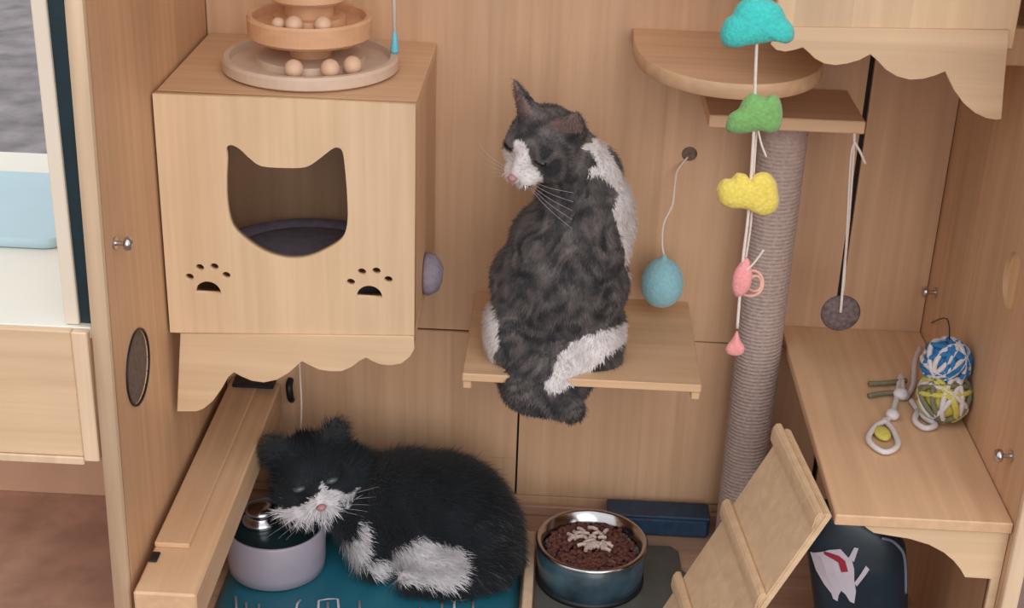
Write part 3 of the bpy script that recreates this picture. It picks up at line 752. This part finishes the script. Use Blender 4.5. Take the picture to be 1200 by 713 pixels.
tray = [(-1.15, t1.y), (t1.x - .02, t1.y), (t1.x - .006, t1.y + .005), (t1.x, t1.y + .02), (t1.x - .0, t0.y - .02), (t1.x - .005, t0.y - .004), (t1.x - .02, t0.y), (-1.15, t0.y)]
ty = thing('blue_tray', (-.92, (t0.y + t1.y) / 2, nzt), 'light blue flat tray with rounded corners on the cream top', 'tray')
obj('panel', sheet([tray], .012, lambda u, v, w: (u, v, nzt + .0085 + w), bev=.0015), 'sky_blue', ty)
obj('rim', sheet([[(a * .999, b) for a, b in tray]], .001, lambda u, v, w: (u, v, nzt + .0008 + w)), 'seal', ty)

# ------------------------------------------------------------------ cats
def inside(poly, x, y):
    r = False; j = len(poly) - 1
    for i in range(len(poly)):
        xi, yi = poly[i]; xj, yj = poly[j]
        if (yi > y) != (yj > y) and x < (xj - xi) * (y - yi) / (yj - yi) + xi: r = not r
        j = i
    return r
def ell(bm, c, r, rot=None):
    merge(bm, blob(c, r, 22, rot))
def cap(bm, a, ra, b, rb, n=10):
    a = Vector(a); b = Vector(b)
    for k in range(n + 1):
        t = k / n; merge(bm, blob(a.lerp(b, t), ra + (rb - ra) * t, 14))
def chain(bm, pts, n=6):
    """pts: list of (pos, radius) joined as a smooth tapering limb"""
    for (a, ra), (b, rb) in zip(pts, pts[1:]): cap(bm, a, ra, b, rb, n)
def fuse(bm, voxel, smooth_it, ears=()):
    me = bpy.data.meshes.new('tmp'); bm.to_mesh(me); bm.free()
    o = bpy.data.objects.new('tmp', me); COL.objects.link(o)
    r = o.modifiers.new('r', 'REMESH'); r.mode = 'VOXEL'; r.voxel_size = voxel
    s = o.modifiers.new('s', 'SMOOTH'); s.factor = .5; s.iterations = smooth_it
    dg = bpy.context.evaluated_depsgraph_get()
    res = bpy.data.meshes.new_from_object(o.evaluated_get(dg))
    bpy.data.objects.remove(o); bpy.data.meshes.remove(me)
    return res
def paint(me, fn):
    a = me.color_attributes.new('fur_colour', 'FLOAT_COLOR', 'POINT')
    me.update()
    for i, v in enumerate(me.vertices): a.data[i].color = fn(v.co, v.normal)
def make_fur(me, fn, count, length, width, flow, seed, lean=.55, zmin=None):
    rnd = random.Random(seed)
    me.calc_loop_triangles()
    tris = me.loop_triangles; areas = []; tot = 0
    for t in tris: tot += t.area; areas.append(tot)
    import bisect
    V, Fc, Cc = [], [], []
    co = [v.co.copy() for v in me.vertices]; no = [v.normal.copy() for v in me.vertices]
    for i in range(count):
        k = min(len(tris) - 1, bisect.bisect(areas, rnd.random() * tot)); t = tris[k]
        a, b = rnd.random(), rnd.random()
        if a + b > 1: a, b = 1 - a, 1 - b
        i0, i1, i2 = t.vertices
        p = co[i0] + (co[i1] - co[i0]) * a + (co[i2] - co[i0]) * b
        nn = no[i0]
        L = length(p) if callable(length) else length
        if L <= 0: continue
        f = flow(p, nn)
        f = f - nn * f.dot(nn)
        if f.length < 1e-5: f = nn.orthogonal()
        f.normalize()
        f += Vector((rnd.gauss(0, .25), rnd.gauss(0, .25), rnd.gauss(0, .25)))
        d1 = (nn * lean + f * .8).normalized(); L *= rnd.uniform(.6, 1.2)
        m_ = p + d1 * L * .55; d2 = (d1 + f * .5 + Vector((0, 0, -.15))).normalized(); e = m_ + d2 * L * .5
        s = d1.cross(nn)
        if s.length < 1e-5: s = nn.orthogonal()
        s = s.normalized() * width
        c = fn(p, nn); j = rnd.uniform(.75, 1.25); c = (c[0] * j, c[1] * j, c[2] * j, 1)
        q = len(V); p = p - nn * .001
        if zmin is not None: m_.z = max(m_.z, zmin); e.z = max(e.z, zmin); p.z = max(p.z, zmin)
        V += [p - s, p + s, m_ + s * .8, m_ - s * .8, e]; Fc += [(q, q + 1, q + 2, q + 3), (q + 3, q + 2, q + 4)]; Cc += [c] * 5
    fm = bpy.data.meshes.new('fur'); fm.from_pydata(V, [], Fc)
    at = fm.color_attributes.new('fur_colour', 'FLOAT_COLOR', 'POINT')
    flat = [x for c in Cc for x in c]; at.data.foreach_set('color', flat)
    return fm
IMR, IMU, IMT = right, up, -fwd        # picture-aligned directions used to describe how a head is turned
def head_frame(F, U):
    F = F.normalized(); U = (U - F * U.dot(F)).normalized(); Sd = F.cross(U)
    return F, Sd, U
def add_head(bm, c, F, Sd, U, k=1.0, ruff=0.0):
    R = Matrix((F, Sd, U)).transposed()
    q = lambda f, s, u: c + (F * f + Sd * s + U * u) * k
    e = lambda p, r: ell(bm, q(*p), Vector(r) * k, R)
    e((0, 0, 0), (.046, .045, .041))
    for s in (-1, 1):
        e((.012, s * .020, -.014), (.030, .027 + ruff, .024))
        e((.046, s * .010, -.019), (.015, .013, .012))
        e((.030, s * .020, .012), (.016, .014, .011))
    e((.042, 0, -.028), (.015, .014, .011))
    cap(bm, q(.030, 0, .014), .014 * k, q(.056, 0, -.010), .0085 * k, 6)
    for s in (-1, 1):                                  # ears: flattened tapering cones
        b0, t0_ = Vector((-.004, s * .027, .026)), Vector((.002, s * .045, .068))
        ax = (t0_ - b0).normalized()
        for j in range(13):
            t = j / 12; p_ = b0.lerp(t0_, t); w = .026 * (1 - t) ** .8 + .003; th_ = .0095 * (1 - t) + .0028
            A = (F * ax.x + Sd * ax.y + U * ax.z)
            # across the ear: mostly sideways and a little back
            Wd = (Sd * .85 - F * .5 * s * s * (1 if s > 0 else 1)); Wd = (Sd * s * .8 + F * -.45); Wd = (Wd - A * Wd.dot(A)).normalized()
            N_ = A.cross(Wd)
            Rm = Matrix((Wd, N_, A)).transposed()
            ell(bm, c + (F * p_.x + Sd * p_.y + U * p_.z) * k, Vector((w, th_, .007)) * k, Rm)
    return q
def ear_inner(co, c, F, Sd, U, k):
    """how far inside the hollow of an ear a point lies (0..1)"""
    d_ = (co - c) / k; f, s, u = d_.dot(F), abs(d_.dot(Sd)), d_.dot(U)
    if u < .034 or f < .002 - .0: return 0
    return 1 if u > .036 else 0

# ---- tabby and white cat sitting on the wall shelf, back to us, head turned left
C1 = thing('cat', (.02, 2.0, sz), 'grey tabby and white cat sitting on the shelf, head turned left', 'cat')
bm = bmesh.new()
def Q(px, py, Y): return P(px, py, Y=Y)
ell(bm, Q(652, 385, 2.00), (.108, .085, .10))
ell(bm, Q(656, 330, 1.985), (.106, .080, .085))
ell(bm, Q(668, 285, 1.99), (.092, .072, .075))
ell(bm, Q(684, 240, 2.00), (.074, .062, .065))
ell(bm, Q(700, 262, 2.02), (.058, .06, .08))
ell(bm, Q(690, 205, 2.005), (.050, .05, .05))
cap(bm, Q(690, 205, 2.005), .048, Q(655, 172, 1.99), .044)
ell(bm, Q(640, 440, 1.94), (.072, .065, .06))
ell(bm, Q(614, 448, 1.93), (.038, .045, .045))
ell(bm, Q(692, 400, 1.965), (.052, .06, .05))               # right haunch
ell(bm, Q(596, 385, 1.965), (.038, .065, .062))             # left haunch
cap(bm, Q(700, 415, 1.955), .040, Q(660, 447, 1.93), .030)  # right foot
cap(bm, Q(590, 405, 1.95), .028, Q(596, 438, 1.935), .022)
for dx in (-.03, .045):                                     # front legs, hidden in front of the chest
    chain(bm, [((.03 + dx, 2.06, .56), .035), ((.03 + dx, 2.09, .49), .024), ((.03 + dx, 2.095, sz + .02), .019), ((.03 + dx, 2.115, sz + .017), .0165)], 5)
chain(bm, [(Q(612, 450, 1.905), .034), (Q(622, 468, 1.892), .024), (Q(640, 474, 1.882), .019), (Q(658, 477, 1.876), .020), (Q(671, 480, 1.873), .0205)], 5)
h1 = Q(639, 164, 1.975); k1 = 1.2
F1, S1, U1 = head_frame(IMR * -.60 + IMU * -.60 + IMT * .52, IMR * -.08 + IMU * .55 + IMT * .83)
q1 = add_head(bm, h1, F1, S1, U1, k1)
body1 = fuse(bm, .0042, 5)
WHITE1 = (.70, .66, .66, 1)
wp1 = [
    [(604, 166), (612, 165), (618, 176), (622, 190), (634, 206), (634, 216), (604, 220), (585, 200), (578, 178), (592, 176), (600, 180)],
    [(680, 174), (700, 160), (708, 158), (714, 178), (730, 205), (752, 240), (756, 330), (742, 345), (738, 330), (730, 290), (718, 250), (722, 222), (706, 207), (688, 206), (700, 192), (692, 180)],
    [(560, 320), (572, 312), (574, 345), (582, 372), (586, 402), (580, 420), (582, 450), (560, 440)],
    [(640, 448), (650, 425), (664, 404), (690, 392), (720, 384), (742, 374), (742, 392), (722, 410), (700, 428), (676, 446), (656, 460), (640, 456)],
]
def col1(co, nn):
    x, y = pix(co)
    w = noise.noise(co * 70) * 4
    for pl in wp1:
        if inside(pl, x + w, y + w * .7): 
            j = 1 + .06 * noise.noise(co * 40)
            return (WHITE1[0] * j, WHITE1[1] * j, WHITE1[2] * j, 1)
    d_ = (co - h1) / k1
    f, s, u = d_.dot(F1), d_.dot(S1), d_.dot(U1)
    if u > .036 and nn.dot(F1) > .35 and d_.length > .045: return (.20, .135, .125, 1)      # inner ear
    if co.y > 2.05 and co.z < .62: return WHITE1                                            # chest and front legs
    n1 = noise.noise(Vector((co.x * 34, co.y * 34, co.z * 62 + 7 * noise.noise(co * 20))))
    n2 = noise.noise(co * 55)
    t = max(0, min(1, .42 + .55 * n1 + .35 * n2))
    a, b = Vector((.022, .022, .027)), Vector((.165, .142, .135))
    c = a.lerp(b, t * t * (3 - 2 * t))
    return (*c, 1)
paint(body1, col1)
fur1 = make_fur(body1, col1, 52000, lambda p: .005 if (p - h1).length < .075 else .009, .00045, lambda p, n: Vector((-.1, 0, -1)) if (p - h1).length > .075 else -F1, 11, lean=.4)
b1 = obj('body', body1, 'fur', C1, smooth=True)
obj('fur', fur1, 'fur', C1, kind='stuff')
obj('nose', blob(q1(.0655, 0, -.0125), Vector((.005, .006, .0045)) * k1, 12, Matrix((F1, S1, U1)).transposed()), 'nose', C1, smooth=True, label='pink nose')
for s in (-1, 1):
    obj('eye', blob(q1(.0405, s * .0215, .008), Vector((.006, .0095, .0045)) * k1, 14, Matrix((F1, S1, U1)).transposed()), 'eye_dark', C1, smooth=True, label='half-closed dark eye')
wb_ = bmesh.new()
for s in (-1, 1):
    for j in range(5):
        a = q1(.052, s * .016, -.018 - .003 * j)
        obj('whisker', tube(spline([a, a + (Sd_ := (S1 * s * .03 + U1 * (.006 - .006 * j))) * k1, a + (S1 * s * .055 + U1 * (.004 - .012 * j) - F1 * .012) * k1], 4), .0002, 4), 'print_white', C1)

# ---- long-haired black and white cat lying on the teal bag
C2 = thing('cat', (-.2, 2.0, tz1), 'fluffy black and white cat lying down beside the water fountain', 'cat')
bm = bmesh.new()
ell(bm, (-.172, 2.02, .108), (.122, .100, .080))
ell(bm, (-.138, 2.015, .097), (.098, .095, .068))
ell(bm, (-.215, 2.02, .115), (.095, .09, .080))
ell(bm, (-.285, 2.025, .115), (.060, .065, .065))
ell(bm, (-.36, 2.06, .105), (.068, .05, .070))
ell(bm, (-.115, 1.99, .075), (.075, .085, .046))
chain(bm, [((-.20, 1.95, .075), .045), ((-.175, 1.925, .062), .036), ((-.145, 1.912, .058), .032), ((-.115, 1.915, .056), .026)], 5)    # white hind paw / thigh
chain(bm, [((-.29, 1.98, .10), .045), ((-.275, 1.945, .075), .032), ((-.262, 1.925, .055), .026)], 5)      # front leg, chest
chain(bm, [((-.32, 2.0, .115), .04), ((-.33, 1.985, .122), .026), (P(352, 603, Z=.137), .018), (P(336, 601, Z=.135), .0145)], 5)     # foreleg on the fountain rim
chain(bm, [((-.075, 2.03, .075), .045), ((-.058, 1.97, .062), .034), ((-.072, 1.915, .058), .028), ((-.13, 1.888, .054), .024), ((-.2, 1.886, .050), .020)], 6)  # tail wrapped round
h2 = P(366, 553, Y=1.985); k2 = 1.27
F2, S2, U2 = head_frame(IMR * .25 + IMU * -.42 + IMT * .87, IMR * -.20 + IMU * .92 + IMT * .2)
q2 = add_head(bm, h2, F2, S2, U2, k2, ruff=.008)
cap(bm, h2 - F2 * .02, .048, Vector((-.30, 2.03, .13)), .06)
body2 = fuse(bm, .0045, 5)
WHITE2 = (.66, .64, .67, 1)
wp2 = [
    [(378, 562), (381, 572), (388, 578), (396, 576), (404, 580), (412, 574), (418, 570), (414, 584), (406, 596), (396, 600), (388, 606), (376, 608), (352, 612), (336, 610), (324, 600), (324, 594), (338, 598), (352, 594), (364, 586), (372, 580), (376, 572)],
    [(376, 610), (388, 608), (384, 624), (396, 632), (408, 634), (420, 620), (426, 605), (430, 632), (428, 662), (414, 664), (396, 662), (380, 656)],
    [(428, 664), (440, 656), (456, 650), (468, 640), (480, 630), (496, 627), (510, 634), (528, 636), (542, 646), (546, 664), (540, 682), (522, 692), (504, 686), (484, 684), (460, 682), (436, 676)],
]
def col2(co, nn):
    x, y = pix(co); w = noise.noise(co * 90) * 4
    if nn.dot(IMT) > -.1:
        for pl in wp2:
            if inside(pl, x + w, y + w * .6):
                j = 1 + .08 * noise.noise(co * 60); return (WHITE2[0] * j, WHITE2[1] * j, WHITE2[2] * j, 1)
    d_ = (co - h2) / k2
    if d_.dot(U2) > .036 and nn.dot(F2) > .35 and d_.length > .05: return (.035, .04, .045, 1)
    n1 = noise.noise(co * 38); t = max(0, min(1, .35 + .6 * n1))
    c = Vector((.006, .010, .014)).lerp(Vector((.018, .024, .030)), t)
    tw = max(0, min(1, (x - 530) / 90)) * max(0, min(1, (y - 540) / 60)); rn = noise.noise(co * 420)
    if rn > .75 - tw * .8: c = c.lerp(Vector((.10, .085, .08)), .7)  # brownish sheen streaks painted into the fur, denser to the lower right
    return (*c, 1)
paint(body2, col2)
def flow2(p, n):
    if (p - h2).length < .085: return (p - h2) * 4 - F2 * .4
    return Vector((.9, -.2, -.5))
fur2 = make_fur(body2, col2, 52000, lambda p: (.007 if (p - h2).dot(F2) > .02 and (p - h2).length < .08 else .024), .0005, flow2, 23, lean=.5, zmin=tz1 + .002)
obj('body', body2, 'fur', C2, smooth=True)
obj('fur', fur2, 'fur', C2, kind='stuff')
obj('nose', blob(q2(.0655, 0, -.0125), Vector((.005, .0065, .0045)) * k2, 12, Matrix((F2, S2, U2)).transposed()), 'nose', C2, smooth=True, label='pink nose')
for s in (-1, 1):
    obj('eye', blob(q2(.043, s * .0205, .008), Vector((.0055, .0085, .0042)) * k2, 14, Matrix((F2, S2, U2)).transposed()), 'eye_green', C2, smooth=True, label='half-closed grey eye')
    for j in range(5):
        a = q2(.052, s * .016, -.018 - .003 * j)
        obj('whisker', tube(spline([a, a + (S2 * s * .03 + U2 * (.004 - .006 * j)) * k2, a + (S2 * s * .06 + U2 * (-.004 - .012 * j) - F2 * .012) * k2], 4), .0002, 4), 'print_white', C2)
